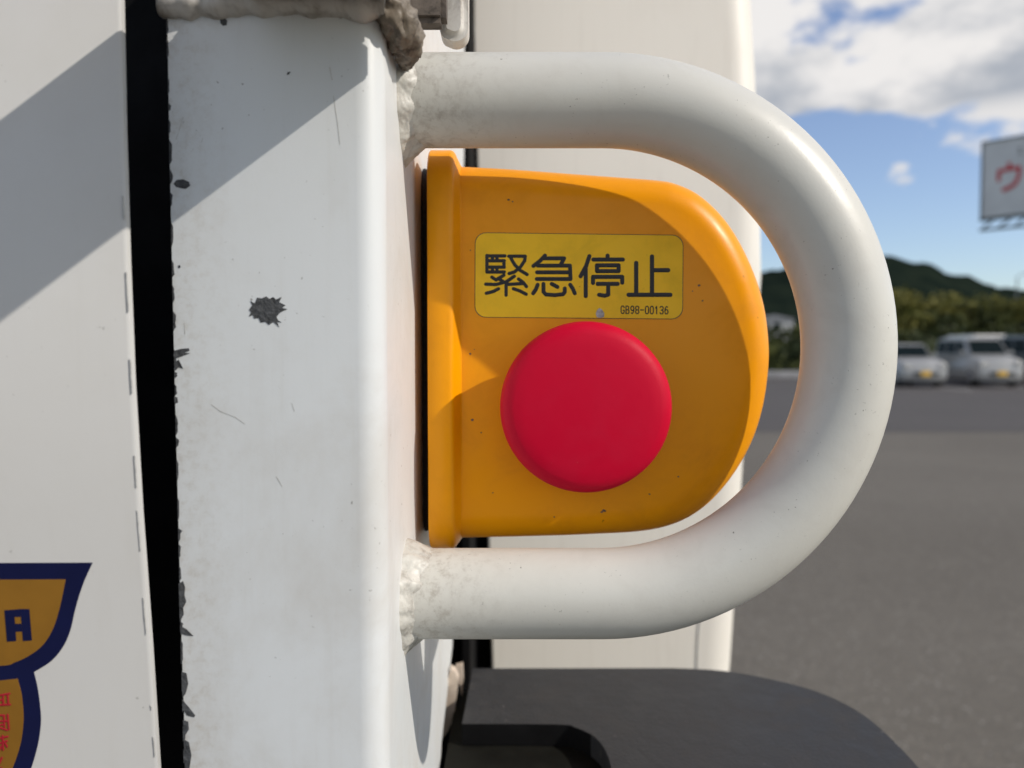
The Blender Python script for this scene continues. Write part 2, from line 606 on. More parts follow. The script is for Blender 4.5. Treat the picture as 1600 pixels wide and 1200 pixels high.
TREE_WORDS = [
    'olive green broadleaf tree rising just beside the white handle bend',
    'round olive tree standing behind the small silver car',
    'dark leafy tree filling the gap between the two silver cars',
    'taller olive tree behind the boxy silver minivan',
    'dark broadleaf tree behind the white van roof',
    'sunlit olive tree under the pale billboard',
    'low dark tree at the foot of the dark hill',
    'wide yellowish green tree beyond the lamp post',
    'dark tree beside the small white building',
    'olive tree at the far end of the hedge',
]
protos = [make_tree(11, 7.2, 3.6, 'leaf', TREE_WORDS[0]), make_tree(23, 6.6, 3.3, 'leaf_dark', TREE_WORDS[2]), make_tree(37, 7.6, 4.0, 'leaf', TREE_WORDS[3])]
# photo column, distance, height factor, prototype, label index
spots = [(1392, 52, 0.98, 0, 0), (1438, 55, 0.95, 2, 1), (1470, 50, 0.83, 1, 2), (1512, 57, 0.95, 2, 3), (1546, 54, 0.88, 1, 4),
         (1588, 56, 0.92, 0, 5), (1350, 60, 0.86, 1, 6), (1640, 55, 0.95, 2, 7), (1255, 58, 0.72, 1, 8), (1690, 52, 0.9, 0, 9)]
used = set()
for px, Y, s, k, li in spots:
    src = protos[k]
    if k not in used:
        t = src
        used.add(k)
    else:
        t = copy_tree(src)
    p = at(px, 560, Y)
    t.location = (p.x, Y, 0)
    s *= 0.76
    t.scale = (s, s, s)
    t.rotation_euler = (0, 0, random.random() * 6.28)
    t['label'] = TREE_WORDS[li]

hd = thing('hedge', (20, 41, 0), 'long dark green hedge running behind the parked cars', 'hedge')
lob = []
rnd = random.Random(5)
for i in range(64):
    lob.append(((-16 + 40 * i / 63, rnd.uniform(-0.3, 0.3), 1.25), (0.75, 0.7, 1.25 + rnd.uniform(-0.15, 0.35))))
obj('foliage', leaf_cloud(lob, 15000, 0.16, 9), M['leaf_dark'], hd)
obj('stems', box_mesh('stems', (-16, -0.35, 0), (24, 0.35, 1.9), 0.2), M['leaf_dark'], hd)

kb = thing('concrete_barrier', (10, 36.6, 0), 'low pale concrete barrier along the far side of the road', 'barrier')
for i in range(14):
    obj('barrier_block', box_mesh('barrier_block', (-14 + i * 3, -0.1, 0), (-11.02 + i * 3, 0.1, 0.34 + 0.006 * (i % 3)), 0.02), M['concrete'], kb)

bp_ = at(1222, 505, 95)
hs = thing('white_building', (bp_.x, 95, 0), 'small white building with grey roof half hidden by the hedge', 'building')
obj('wall', box_mesh('wall', (-3.2, 0, 0), (1.4, 7, 5.4)), M['wall_white'], hs)
v, f = loft([[(-3.5, -0.3, 5.4), (1.7, -0.3, 5.4), (-0.9, -0.3, 5.9)], [(-3.5, 7.3, 5.4), (1.7, 7.3, 5.4), (-0.9, 7.3, 5.9)]])
obj('roof', new_mesh('roof', v, f), M['roof_grey'], hs)
for x in (-2.5, -1.1):
    w = obj('window', box_mesh('window', (x, -0.06, 3.9), (x + 0.9, 0.02, 4.9)), M['glass'], hs)
    obj('sill', box_mesh('sill', (x - 0.05, -0.12, 3.8), (x + 0.95, 0.0, 3.895)), M['concrete'], w)

lp = at(1586, 560, 75)
sl = thing('street_lamp', (lp.x, 75, 0), 'slim grey street lamp rising above the trees', 'street lamp')
obj('pole', tube_mesh('pole', [(0, 0, 0), (0, 0, 4), (0, 0, 8.6)], [0.10, 0.085, 0.06], 10), M['steel'], sl)
obj('arm', tube_mesh('arm', [(0, 0, 8.5), (0.3, 0, 8.85), (1.0, 0, 8.95)], 0.04, 8), M['steel'], sl)
obj('lamp_head', box_mesh('lamp_head', (0.8, -0.14, 8.88), (1.5, 0.14, 9.02), 0.04), M['steel'], sl)

# billboard: its plane runs from the far end (seen in the photo) towards us
A = at(1531, 343, 60)
Bp = at(1600, 335, 57.9)
du = Vector((Bp.x - A.x, Bp.y - A.y, 0)).normalized()
bw, bh = 14.0, at(1531, 222, 60).z - A.z
bb = thing('billboard', (A.x, A.y, 0), 'pale billboard with a red katakana sign high above the trees', 'billboard',
           rotz=math.atan2(du.y, du.x))
z0, z1 = A.z, A.z + bh
obj('sign_face', box_mesh('sign_face', (0.12, 0, z0 + 0.12), (bw - 0.12, 0.2, z1 - 0.12)), M['board'], bb)
fr = bmesh.new()
for lo, hi in (((0, -0.08, z0), (bw, 0.25, z0 + 0.118)), ((0, -0.08, z1 - 0.118), (bw, 0.25, z1)),
               ((0, -0.08, z0 + 0.12), (0.118, 0.25, z1 - 0.12)), ((bw - 0.118, -0.08, z0 + 0.12), (bw, 0.25, z1 - 0.12))):
    add_box(fr, lo, hi)
obj('frame', from_bm('frame', fr), M['steel'], bb)
for zt in (z0 - 0.1, z0 - 0.85):
    obj('catwalk_rail', box_mesh('catwalk_rail', (0, -0.12, zt - 0.1), (bw, 0.0, zt + 0.1)), M['steel'], bb)
for i in range(12):
    x = 0.1 + i * 1.1
    obj('truss_brace', tube_mesh('truss_brace', [(x, -0.06, z0 - 0.85), (x + (1.0 if i % 2 else 0.9), -0.06, z0 - 0.1)], 0.09, 6), M['steel'], bb)
for x in (4.5, 11.0):
    obj('post', tube_mesh('post', [(x, 0.5, 0), (x, 0.5, z1 - 0.5)], 0.28, 12), M['steel'], bb)


def bb_map(x, y, lift):
    d = ray(x, y)
    n = Vector((-du.y, du.x, 0))
    A0 = Vector((A.x, A.y, 0))
    t = (A0 - Vector((0, 0, CZ))).dot(n) / d.dot(n)
    p = Vector((0, 0, CZ)) + d * t
    u = (Vector((p.x, p.y, 0)) - A0).dot(du)
    return Vector((u, -0.004 - lift, p.z))


U = [[(1561, 269), (1560, 281)], [(1561, 268), (1572, 265), (1592, 262)], [(1577, 256), (1577, 264)],
     [(1593, 262), (1592, 275), (1587, 286), (1578, 293), (1568, 297)]]
obj('katakana_letter', strokes_mesh('katakana_letter', U, 6.5, 0, 0.02, bb_map), M['sign_red'], bb)
obj('small_letter', strokes_mesh('small_letter', [[(1591, 232), (1596, 231)], [(1594, 231), (1594, 240)], [(1591, 240), (1598, 239)]], 2.2, 0, 0.02, bb_map), M['sign_grey'], bb)


# ------------------------------------------------------------------ parked cars (front towards -Y in their own axes)
def make_car(label, W, Lc, H, hood_h, hood_len, paint_m, plate=True):
    t = thing('parked_car', (0, 0, 0), label, 'car', group='cars parked beyond the road')
    hw, hl = W / 2, Lc / 2
    belt = hood_h + 0.12
    ws = -hl + hood_len
    side = [(-hl + 0.06, 0.24), (-hl, 0.36), (-hl + 0.01, 0.60), (-hl + 0.10, hood_h - 0.06), (-hl + 0.24, hood_h), (ws, belt - 0.02),
            (ws + 0.5, belt), (hl - 0.03, belt), (hl, 0.62), (hl - 0.02, 0.36), (hl - 0.08, 0.24)]
    rings = []
    for f_, ins in ((-1, 0.10), (-0.96, 0.03), (-0.86, 0.0), (0.86, 0.0), (0.96, 0.03), (1, 0.10)):
        ring = []
        for (y, z) in side:
            zz = z if z > 0.3 else z + ins * 0.3
            ring.append((f_ * hw * (1 - (0.03 if z > 0.9 else 0)), y * (1 - ins * 0.35), zz - (ins * 0.35 if z > 0.8 else 0)))
        rings.append(ring)
    v, f = loft(rings)
    body = obj('body', new_mesh('body', v, f, 40), paint_m, t)
    # greenhouse
    rw = hw - 0.13
    yb0, yt0, yb1, yt1 = ws + 0.04, ws + 0.55, hl - 0.05, hl - 0.22
    q = lambda y, z, w: [(-w, y, z), (w, y, z)]
    bm = bmesh.new()
    bt = [bm.verts.new(p) for p in ((-hw + 0.04, yb0, belt - 0.04), (hw - 0.04, yb0, belt - 0.04), (hw - 0.04, yb1, belt - 0.02), (-hw + 0.04, yb1, belt - 0.02))]
    tp = [bm.verts.new(p) for p in ((-rw, yt0, H - 0.03), (rw, yt0, H - 0.03), (rw, yt1, H), (-rw, yt1, H))]
    bm.faces.new(tp)
    bm.faces.new(bt[::-1])
    for i in range(4):
        j = (i + 1) % 4
        bm.faces.new((bt[i], bt[j], tp[j], tp[i]))
    bmesh.ops.bevel(bm, geom=bm.edges[:], offset=0.06, segments=3, affect='EDGES')
    obj('cabin', from_bm('cabin', bm, 40), paint_m, t)

    def pane(name, a, b, c, d, ins_u, ins_v0, ins_v1, out, par):
        a, b, c, d = map(Vector, (a, b, c, d))       # bottom a-b, top d-c
        P = lambda u, v_: (a * (1 - u) + b * u) * (1 - v_) + (d * (1 - u) + c * u) * v_
        n = (b - a).cross(d - a).normalized() * out
        qd = [P(ins_u[0], ins_v0), P(ins_u[1], ins_v0), P(ins_u[1], ins_v1), P(ins_u[0], ins_v1)]
        v, f = loft([[p + n for p in qd], [p - n * 0.5 for p in qd]])
        return obj(name, new_mesh(name, v, f), M['glass'], par)
    B0, B1, B2, B3 = (-hw + 0.04, yb0, belt - 0.04), (hw - 0.04, yb0, belt - 0.04), (hw - 0.04, yb1, belt - 0.02), (-hw + 0.04, yb1, belt - 0.02)
    T0, T1, T2, T3 = (-rw, yt0, H - 0.03), (rw, yt0, H - 0.03), (rw, yt1, H), (-rw, yt1, H)
    pane('windscreen', B0, B1, T1, T0, (0.06, 0.94), 0.12, 0.88, 0.012, t)
    pane('rear_window', B2, B3, T3, T2, (0.08, 0.92), 0.15, 0.85, 0.012, t)
    for (b0, b1, t1, t0) in ((B3, B0, T0, T3), (B1, B2, T2, T1)):
        for (u0, u1) in ((0.06, 0.34), (0.37, 0.66), (0.69, 0.92)):
            pane('side_window', b0, b1, t1, t0, (u0, u1), 0.14, 0.84, 0.012, t)
    for sx in (-1, 1):
        for yy in (-hl + 0.62, hl - 0.55):
            bm = bmesh.new()
            bmesh.ops.create_cone(bm, cap_ends=True, segments=22, radius1=0.285, radius2=0.285, depth=0.18)
            bmesh.ops.bevel(bm, geom=[e for e in bm.edges if len(e.link_faces) == 2 and any(len(f_.verts) > 4 for f_ in e.link_faces)], offset=0.03, segments=2, affect='EDGES')
            bmesh.ops.rotate(bm, verts=bm.verts, matrix=Matrix.Rotation(R(90), 3, 'Y'))
            bmesh.ops.translate(bm, verts=bm.verts, vec=(sx * (hw - 0.075), yy, 0.285))
            wh = obj('wheel', from_bm('wheel', bm, 40), M['tyre'], t)
            bm = bmesh.new()
            bmesh.ops.create_cone(bm, cap_ends=True, segments=18, radius1=0.18, radius2=0.15, depth=0.03)
            bmesh.ops.rotate(bm, verts=bm.verts, matrix=Matrix.Rotation(R(90 * sx), 3, 'Y'))
            bmesh.ops.translate(bm, verts=bm.verts, vec=(sx * (hw + 0.028), yy, 0.285))
            obj('rim', from_bm('rim', bm, 40), M['rim'], wh)
        bm = bmesh.new()
        add_box(bm, (sx * hw * 0.80 - 0.14, -hl - 0.012, hood_h - 0.27), (sx * hw * 0.80 + 0.14, -hl + 0.14, hood_h - 0.09))
        bmesh.ops.bevel(bm, geom=bm.edges[:], offset=0.035, segments=2, affect='EDGES')
        obj('headlight', from_bm('headlight', bm, 40), M['lamp_glass'], t)
        bm = bmesh.new()
        add_box(bm, (sx * (hw + 0.09) - 0.08, ws + 0.22, belt + 0.02), (sx * (hw + 0.09) + 0.08, ws + 0.33, belt + 0.16))
        bmesh.ops.bevel(bm, geom=bm.edges[:], offset=0.03, segments=2, affect='EDGES')
        obj('mirror', from_bm('mirror', bm, 40), paint_m, t)
    obj('grille', box_mesh('grille', (-hw * 0.55, -hl - 0.015, 0.40), (hw * 0.62, -hl + 0.1, 0.54), 0.02), M['trim'], t)
    obj('sill_trim', box_mesh('sill_trim', (-hw + 0.06, -hl + 0.12, 0.16), (hw - 0.06, hl - 0.12, 0.26), 0.02), M['trim'], t)
    if plate:
        obj('number_plate', box_mesh('number_plate', (-0.165, -hl - 0.035, 0.40), (0.165, -hl - 0.016, 0.565), 0.008), M['plate_yellow'], t)
    return t


def park(car, px, Y, ang):
    p = at(px, 570, Y)
    car.location = (p.x, Y, 0.004)
    car.rotation_euler = (0, 0, R(ang))


park(make_car('small silver car with a yellow number plate, half hidden by the white handle', 1.48, 3.4, 1.56, 0.92, 0.95, M['silver']), 1414, 28.3, -5)
park(make_car('boxy silver minivan with dark windows and a yellow number plate', 1.50, 3.5, 1.78, 1.00, 0.75, M['silver']), 1524, 28.4, -4)
park(make_car('white van showing its roof above the boxy silver minivan', 1.62, 4.2, 2.02, 1.05, 0.70, M['white_car'], False), 1532, 34.0, -7)
park(make_car('dark grey van with a pale windscreen beside the boxy silver minivan', 1.60, 4.0, 1.90, 1.00, 0.80, M['grey_car'], False), 1634, 29.2, -4)

# ------------------------------------------------------------------ the truck's rear corner
Y_PANEL, Y_POST, Y_PIPE, Y_BODY = 0.139, 0.150, 0.181, 0.50
truck = thing('garbage_truck', (-0.03, 0.3, 0), 'white truck whose rear corner post, grab handle and side panel fill the foreground', 'truck', world_built=True)

# side panel: painted sheet with a folded return behind its free edge
edge_px = [(181, -200), (187, 0), (191, 200), (197, 400), (205, 600), (217, 800), (232, 1000), (245, 1200), (262, 1450)]
Z_A, Z_B, TILT = at(100, 420, Y_PANEL).z, at(100, 860, Y_PANEL).z, 0.155


def panel_y(z):
    """the sheet is flat above, then rolls inwards and runs back straight towards its lower edge"""
    if z >= Z_A:
        return Y_PANEL
    if z >= Z_B:
        return Y_PANEL + TILT * (Z_A - z) ** 2 / (2 * (Z_A - Z_B))
    return Y_PANEL + TILT * ((Z_A - Z_B) / 2 + (Z_B - z))


def panel_at(x, y, lift=0.0):
    Y = Y_PANEL
    for _ in range(12):
        Y = panel_y(at(x, y, Y).z)
    return at(x, y, Y) - Vector((0, lift, 0))


def panel_plate(name, px_pts, lift, thick):
    pts = [panel_at(x, y, lift) for x, y in px_pts]
    v, f = loft([pts, [p + Vector((0, thick, 0)) for p in pts]])
    return new_mesh(name, v, f)


def edge_x(y):
    for (xa, ya), (xb, yb) in zip(edge_px[:-1], edge_px[1:]):
        if y <= yb:
            return xa + (xb - xa) * (y - ya) / (yb - ya)


edge_w = [panel_at(edge_x(y), y) for y in range(-200, 1451, 50)]
rings = []
for p in edge_w:
    rings.append([(-0.62, p.y, p.z), (p.x - 0.0006, p.y, p.z), (p.x, p.y + 0.0005, p.z), (p.x, p.y + 0.0018, p.z), (-0.62, p.y + 0.0018, p.z)])
v, f = loft(rings)
panel = obj('side_panel', new_mesh('side_panel', v, f, 50), M['panel'], truck)

# corner post: formed channel, rounded on the handle side
X_POST = at(607, 500, 0.156).x
zs = [(-260, 0.42), (0, 0.415), (240, 0.405), (600, 0.365), (1010, 0.318), (1160, 0.268), (1300, 0.25), (1700, 0.25)]
left_px = {-260: 255, 0: 261, 240: 265, 600: 273, 1010: 284, 1160: 289, 1300: 293, 1700: 303}
rings = []
rc = 0.0052
for py, yb in zs:
    pz = at(400, py, Y_POST).z
    xl = at(left_px[py], py, Y_POST).x
    ring = [(xl, Y_POST, pz)]
    for k in range(9):
        a = R(90 * k / 8)
        ring.append((X_POST - rc + rc * math.sin(a), Y_POST + rc - rc * math.cos(a), pz))
    bz = at(708, py, yb).z
    ring += [(X_POST, yb, bz), (X_POST - 0.004, yb, bz), (xl, yb, bz)]
    rings.append(ring)
v, f = loft(rings)
post = obj('corner_post', new_mesh('corner_post', v, f, 35), M['post'], truck)

# gap shade put into colour: black backing sheets behind panel and post
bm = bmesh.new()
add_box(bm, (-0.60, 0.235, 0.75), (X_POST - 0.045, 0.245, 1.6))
obj('gap_backing', from_bm('gap_backing', bm), M['black'], truck)
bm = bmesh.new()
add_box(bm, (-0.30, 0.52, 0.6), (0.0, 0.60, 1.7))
obj('gap_backing', from_bm('gap_backing', bm), M['black'], truck)
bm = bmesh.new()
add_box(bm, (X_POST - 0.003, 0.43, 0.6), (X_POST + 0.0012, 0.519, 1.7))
obj('gap_backing', from_bm('gap_backing', bm), M['black'], truck)

# body behind: bulging cream panel with rolled outer corner
rings = []
for (py, xl, xr) in ((-400, 733, 1158), (0, 738, 1172), (100, 741, 1178), (240, 745, 1184), (350, 748, 1187), (430, 750, 1188), (560, 754, 1178),
                     (700, 759, 1161), (850, 763, 1152), (1040, 769, 1140), (1300, 776, 1120), (1800, 792, 1080)):
    a, b = at(xl, py, Y_BODY), at(xr, py, Y_BODY + 0.014)
    rr = 0.02
    ring = [(a.x, Y_BODY + 0.1, a.z), (a.x, Y_BODY + 0.001, a.z), (a.x + 0.001, Y_BODY, a.z)]
    for k in range(9):
        an = R(90 * k / 8)
        ring.append((b.x - rr + rr * math.sin(an), Y_BODY + 0.014 - 0.014 * math.cos(an), a.z))
    ring += [(b.x, Y_BODY + 1.6, a.z), (b.x - 0.1, Y_BODY + 1.6, a.z), (b.x - 0.1, Y_BODY + 0.1, a.z)]
    rings.append(ring)
v, f = loft(rings)
body = obj('body_panel', new_mesh('body_panel', v, f, 40), M['body'], truck)
seam = catmull([(1103, 900), (1094, 960), (1090, 1000), (1088, 1060)], 4)
obj('panel_seam', strokes_mesh('panel_seam', [[tuple(p) for p in seam]], 2.2, Y_BODY - 0.0002, 0.0004), M['scuff'], body)

# grab handle
zu, zl = at(900, 158, Y_PIPE).z, at(900, 926.5, Y_PIPE).z
RP = 0.0105
RB = (zu - zl) / 2
xr = at(1325, 545, Y_PIPE).x
xc, zc = xr - RB, (zu + zl) / 2
path = [(X_POST - 0.002, Y_PIPE, zu)]
for k in range(1, 14):
    path.append((X_POST + (xc - X_POST) * k / 14, Y_PIPE, zu))
for k in range(0, 65):
    a = R(90 - 180 * k / 64)
    path.append((xc + RB * math.cos(a), Y_PIPE, zc + RB * math.sin(a)))
for k in range(13, 0, -1):
    path.append((X_POST + (xc - X_POST) * k / 14, Y_PIPE, zl))
path.append((X_POST - 0.002, Y_PIPE, zl))
handle = obj('grab_handle', tube_mesh('grab_handle', path, RP, 56, 60), M['handle'], truck)


def weld_ring(name, zcen, seed):
    V, Fc = [], []
    n, m = 200, 22
    for i in range(n):
        a = 2 * math.pi * i / n
        ca, sa = math.cos(a), math.sin(a)
        q = noise.noise(Vector((ca * 1.7, sa * 1.7, seed)))
        q2 = noise.noise(Vector((ca * 3.5, sa * 3.5, seed + 5)))
        ph = (a * 3.5 + seed + q * 1.6) % math.pi
        rip = (ph / math.pi) ** 1.5 if ph < 2.6 else (2.6 / math.pi) ** 1.5 * (0.5 + 0.5 * math.cos((ph - 2.6) / (math.pi - 2.6) * math.pi))   # overlapping puddles, steeper on one side
        w = 0.0048 + 0.0022 * q + 0.0007 * q2 + 0.0004 * rip + 0.0016 * max(0.0, sa) * (seed > 3)
        h = 0.0022 + 0.0012 * q2 + 0.0004 * rip
        if sa < -0.7:
            h += 0.0022 * (-sa - 0.7) / 0.3
        for j in range(m):
            u = j / (m - 1)
            xx = -0.0006 + (w + 0.0006) * u
            rr = RP - 0.0006 + (h + 0.0006) * max(0.0, 1 - u) ** 1.35 + 0.00045 * rip * math.sin(math.pi * u) + 0.0004 * math.sin(math.pi * u) * (0.6 + q)
            p = Vector((X_POST + xx, Y_PIPE + ca * rr, zcen + sa * rr))
            d = (noise.noise(p * 330 + Vector((seed, 0, 0))) * 0.00028 + noise.noise(p * 900) * 0.00010 + noise.noise(p * 2300) * 0.00012) * min(1, 3 * math.sin(math.pi * u) + 0.15)
            V.append(p + Vector((0.5, ca, sa)).normalized() * d)
    for i in range(n):
        for j in range(m - 1):
            Fc.append((i * m + j, ((i + 1) % n) * m + j, ((i + 1) % n) * m + j + 1, i * m + j + 1))
    return new_mesh(name, V, Fc, 179)


obj('weld_bead', weld_ring('weld_bead', zu, 1.3), M['weld'], handle)
obj('weld_bead', weld_ring('weld_bead', zl, 4.7), M['weld'], handle)

# mounting bracket over the post: unseen shelf added to cast the shade band, grimy weld along its foot, lip with rounded foot
z_pl = at(430, 14, Y_POST).z
br = bmesh.new()
add_box(br, ((400 - 800) / 8000, 0.052, z_pl), ((723 - 800) / 8000, 0.1425, z_pl + 0.0065))
add_box(br, ((400 - 800) / 8000, 0.1425, z_pl), ((650 - 800) / 8000, 0.1462, z_pl + 0.0065))
bmesh.ops.bevel(br, geom=br.edges[:], offset=0.0006, segments=2, affect='EDGES')
bracket = obj('bracket_shadow_shelf', from_bm('bracket_shadow_shelf', br, 40), M['bracket'], truck)
z_b2 = at(675, 46, 0.172).z
bm = bmesh.new()
add_box(bm, (X_POST + 0.0002, 0.1675, z_b2), (-0.0142, 0.1735, z_b2 + 0.06))
bmesh.ops.bevel(bm, geom=bm.edges[:], offset=0.0012, segments=2, affect='EDGES')
obj('bracket_web', from_bm('bracket_web', bm, 40), M['grime'], bracket)
lip_c, lip_w = at(713, 75, 0.182), 0.0030
ring0 = []
for k in range(13):
    a = R(180 + 180 * k / 12)
    ring0.append((lip_c.x + lip_w * math.cos(a) - 0.0005 * (k < 4), 0, lip_c.z + lip_w + lip_w * math.sin(a)))
ring0 += [(lip_c.x + lip_w, 0, lip_c.z + 0.07), (lip_c.x - lip_w - 0.0012, 0, lip_c.z + 0.07)]
v, f = loft([[(p[0] * 1.0 + s_, y, p[2] + dz) for p in ring0] for y, s_, dz in ((0.1765, 0, 0), (0.183, 0, 0))])
bm = bmesh.new()
me_ = new_mesh('t', v, f)
bm.from_mesh(me_)
bmesh.ops.bevel(bm, geom=[e for e in bm.edges if abs(e.verts[0].co.y - 0.1765) < 1e-6 and abs(e.verts[1].co.y - 0.1765) < 1e-6], offset=0.0016, segments=3, affect='EDGES')
obj('bracket_lip', from_bm('bracket_lip', bm, 70), M['bracket'], bracket)
bpy.data.meshes.remove(me_)


def lumpy_bead(name, pts, rads, seed, amp, fr, n=22):
    pts = [Vector(p) for p in pts]
    V, Fc = [], []
    m = len(pts)
    for i, p in enumerate(pts):
        t = (pts[min(i + 1, m - 1)] - pts[max(i - 1, 0)]).normalized()
        u = Vector((0, 1, 0))
        u = (u - t * u.dot(t)).normalized()
        w = t.cross(u)
        for k in range(n):
            a = 2 * math.pi * k / n
            d = u * math.cos(a) + w * math.sin(a)
            q = p + d * rads[i]
            q = q + d * (noise.noise(q * fr + Vector((seed, 0, 0))) * amp + noise.noise(q * fr * 3.1) * amp * 0.35 + noise.noise(q * fr * 6.3) * amp * 0.16)
            V.append(q)
    for i in range(m - 1):
        for k in range(n):
            Fc.append((i * n + k, i * n + (k + 1) % n, (i + 1) * n + (k + 1) % n, (i + 1) * n + k))
    Fc.append(tuple(range(n)))
    Fc.append(tuple((m - 1) * n + k for k in range(n)))
    return new_mesh(name, V, Fc, 179)


pts, rads = [], []
for i in range(90):
    u = i / 89
    px = 256 + (604 - 256) * u
    py = 1 + 2.5 * math.sin(u * 9) + 1.5 * math.sin(u * 31) + 8 * max(0, (u - 0.75)) * 3
    pts.append(at(px, py, Y_POST - 0.0002))
    rads.append(0.0033 * (0.92 + 0.22 * noise.noise(Vector((u * 14, 2, 0)))))
obj('weld_seam', lumpy_bead('weld_seam', pts, rads, 2, 0.0005, 300, 32), M['bracket'], bracket)
# thick grimy end of the weld, running round the post corner and down over the handle joint
lump = catmull([tuple(at(594, 0, 0.1505)), tuple(at(614, 22, 0.152)), tuple(at(628, 48, 0.156)), tuple(at(636, 74, 0.162)), tuple(at(634, 100, 0.170))], 9)
lr = [0.0026 + 0.0018 * math.sin(math.pi * min(1, i / (len(lump) - 1) * 1.02)) - 0.0012 * (i / (len(lump) - 1)) for i in range(len(lump))]
obj('weld_lump', lumpy_bead('weld_lump', lump, lr, 6, 0.0011, 560, 48), M['lump'], bracket)

# torn flap of sheet low on the post
fl = [(690, 1152), (692, 1105), (699, 1066), (705, 1039), (712, 1043), (717, 1055), (714, 1085), (710, 1115), (701, 1135)]
v, f = prism_y([at(x, y, 0.30) for x, y in fl], 0.296, 0.3005)
obj('bent_flap', new_mesh('bent_flap', v, f), M['flap'], post)
v, f = prism_y([at(x, y, 0.31) for x, y in [(712, 1040), (723, 1037), (724, 1060), (722, 1086), (718, 1070)]], 0.309, 0.312)
obj('bent_flap', new_mesh('bent_flap', v, f), M['flap'], post)

# step: dusty black slab with rounded outer end and a notch, on an underframe
z_st = at(900, 1027, 0.33).z
outer = catmull([(1050, 1037.5, 0), (1130, 1042, 0), (1210, 1056, 0), (1285, 1076, 0), (1350, 1106, 0), (1405, 1148, 0), (1452, 1203, 0), (1492, 1280, 0), (1520, 1400, 0), (1520, 1650, 0)], 5)
notch = catmull([(957, 1650, 0), (957, 1300, 0), (957, 1225, 0), (951, 1184, 0), (932, 1154, 0), (900, 1137, 0), (870, 1132, 0), (722, 1131, 0)], 10)
poly = [on_z(740, 1038, z_st)] + [on_z(p.x, p.y, z_st) for p in outer] + [on_z(p.x, p.y, z_st) for p in notch]
bm = bmesh.new()
vt = [bm.verts.new(p) for p in poly]
vb = [bm.verts.new(p - Vector((0, 0, 0.0078))) for p in poly]
top = bm.faces.new(vt)
bm.faces.new(vb[::-1])
n_ = len(poly)
for i in range(n_):
    bm.faces.new((vt[i], vb[i], vb[(i + 1) % n_], vt[(i + 1) % n_]))
bmesh.ops.recalc_face_normals(bm, faces=bm.faces)
ed = [e for e in top.edges if any(v_ in vt[:len(outer) + 2] for v_ in e.verts) and max(v_.index for v_ in e.verts) < 10 ** 9]
ed = [e for e in ed if set(e.verts) <= set(vt[:len(outer) + 1])]
bmesh.ops.bevel(bm, geom=ed, offset=0.0042, segments=6, affect='EDGES')
bmesh.ops.triangulate(bm, faces=[f_ for f_ in bm.faces if len(f_.verts) > 4])
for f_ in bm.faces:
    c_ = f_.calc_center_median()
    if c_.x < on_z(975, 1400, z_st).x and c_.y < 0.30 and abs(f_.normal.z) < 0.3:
        f_.material_index = 1  # recess darkness put in as black on the notch walls
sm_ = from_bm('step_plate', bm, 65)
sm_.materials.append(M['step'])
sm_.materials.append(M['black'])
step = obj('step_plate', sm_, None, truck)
bm = bmesh.new()
add_box(bm, (X_POST + 0.002, 0.10, z_st - 0.03), (0.10, 0.315, z_st - 0.0081))
obj('step_underframe', from_bm('step_underframe', bm), M['step_base'], truck)

# wear on the post and panel
star = [(389, 484), (394, 477), (391, 470), (398, 474), (402, 465), (409, 466), (416, 463), (421, 467), (427, 464), (431, 468), (440, 464), (436, 472),
        (446, 477), (441, 481), (449, 483), (440, 487), (436, 490), (432, 495), (434, 500), (440, 504), (433, 503), (436, 511), (427, 503), (420, 508),
        (415, 503), (407, 504), (404, 497), (397, 498), (395, 492), (389, 495), (392, 488)]
obj('paint_chip', plate_px('paint_chip', star, Y_POST - 0.00008, 0.0005), M['primer'], post)
chips = [
    [(271, 287), (276, 281), (286, 280), (295, 284), (297, 290), (290, 295), (282, 294), (275, 292)],
    [(344, 30), (349, 27), (355, 32), (354, 39), (348, 40), (344, 36)],
    [(272, 548), (283, 545), (295, 544), (296, 548), (288, 551), (297, 552), (286, 556), (276, 560), (271, 556)],
    [(272, 566), (279, 562), (286, 576), (279, 574), (273, 580)],
    [(272, 620), (277, 621), (278, 629), (273, 631)],
    [(279, 912), (286, 908), (289, 918), (288, 930), (291, 940), (286, 950), (287, 960), (281, 972)],
    [(281, 978), (291, 983), (302, 994), (291, 993), (282, 990)],
    [(284, 1050), (291, 1052), (294, 1068), (290, 1084), (285, 1090)],
    [(285, 1094), (294, 1104), (305, 1118), (303, 1121), (292, 1118), (287, 1110)],
    [(286, 1125), (294, 1128), (295, 1140), (290, 1148), (287, 1148)],
    [(287, 1155), (295, 1160), (299, 1180), (296, 1200), (300, 1230), (290, 1230)],
    [(449, 113), (454, 112), (451, 116), (448, 117)],
    [(278, 415), (281, 414), (282, 418), (279, 419)],
]
for c in chips:
    obj('paint_chip', plate_px('paint_chip', c, Y_POST - 0.00008, 0.0005), M['primer'], post)
rnd = random.Random(21)
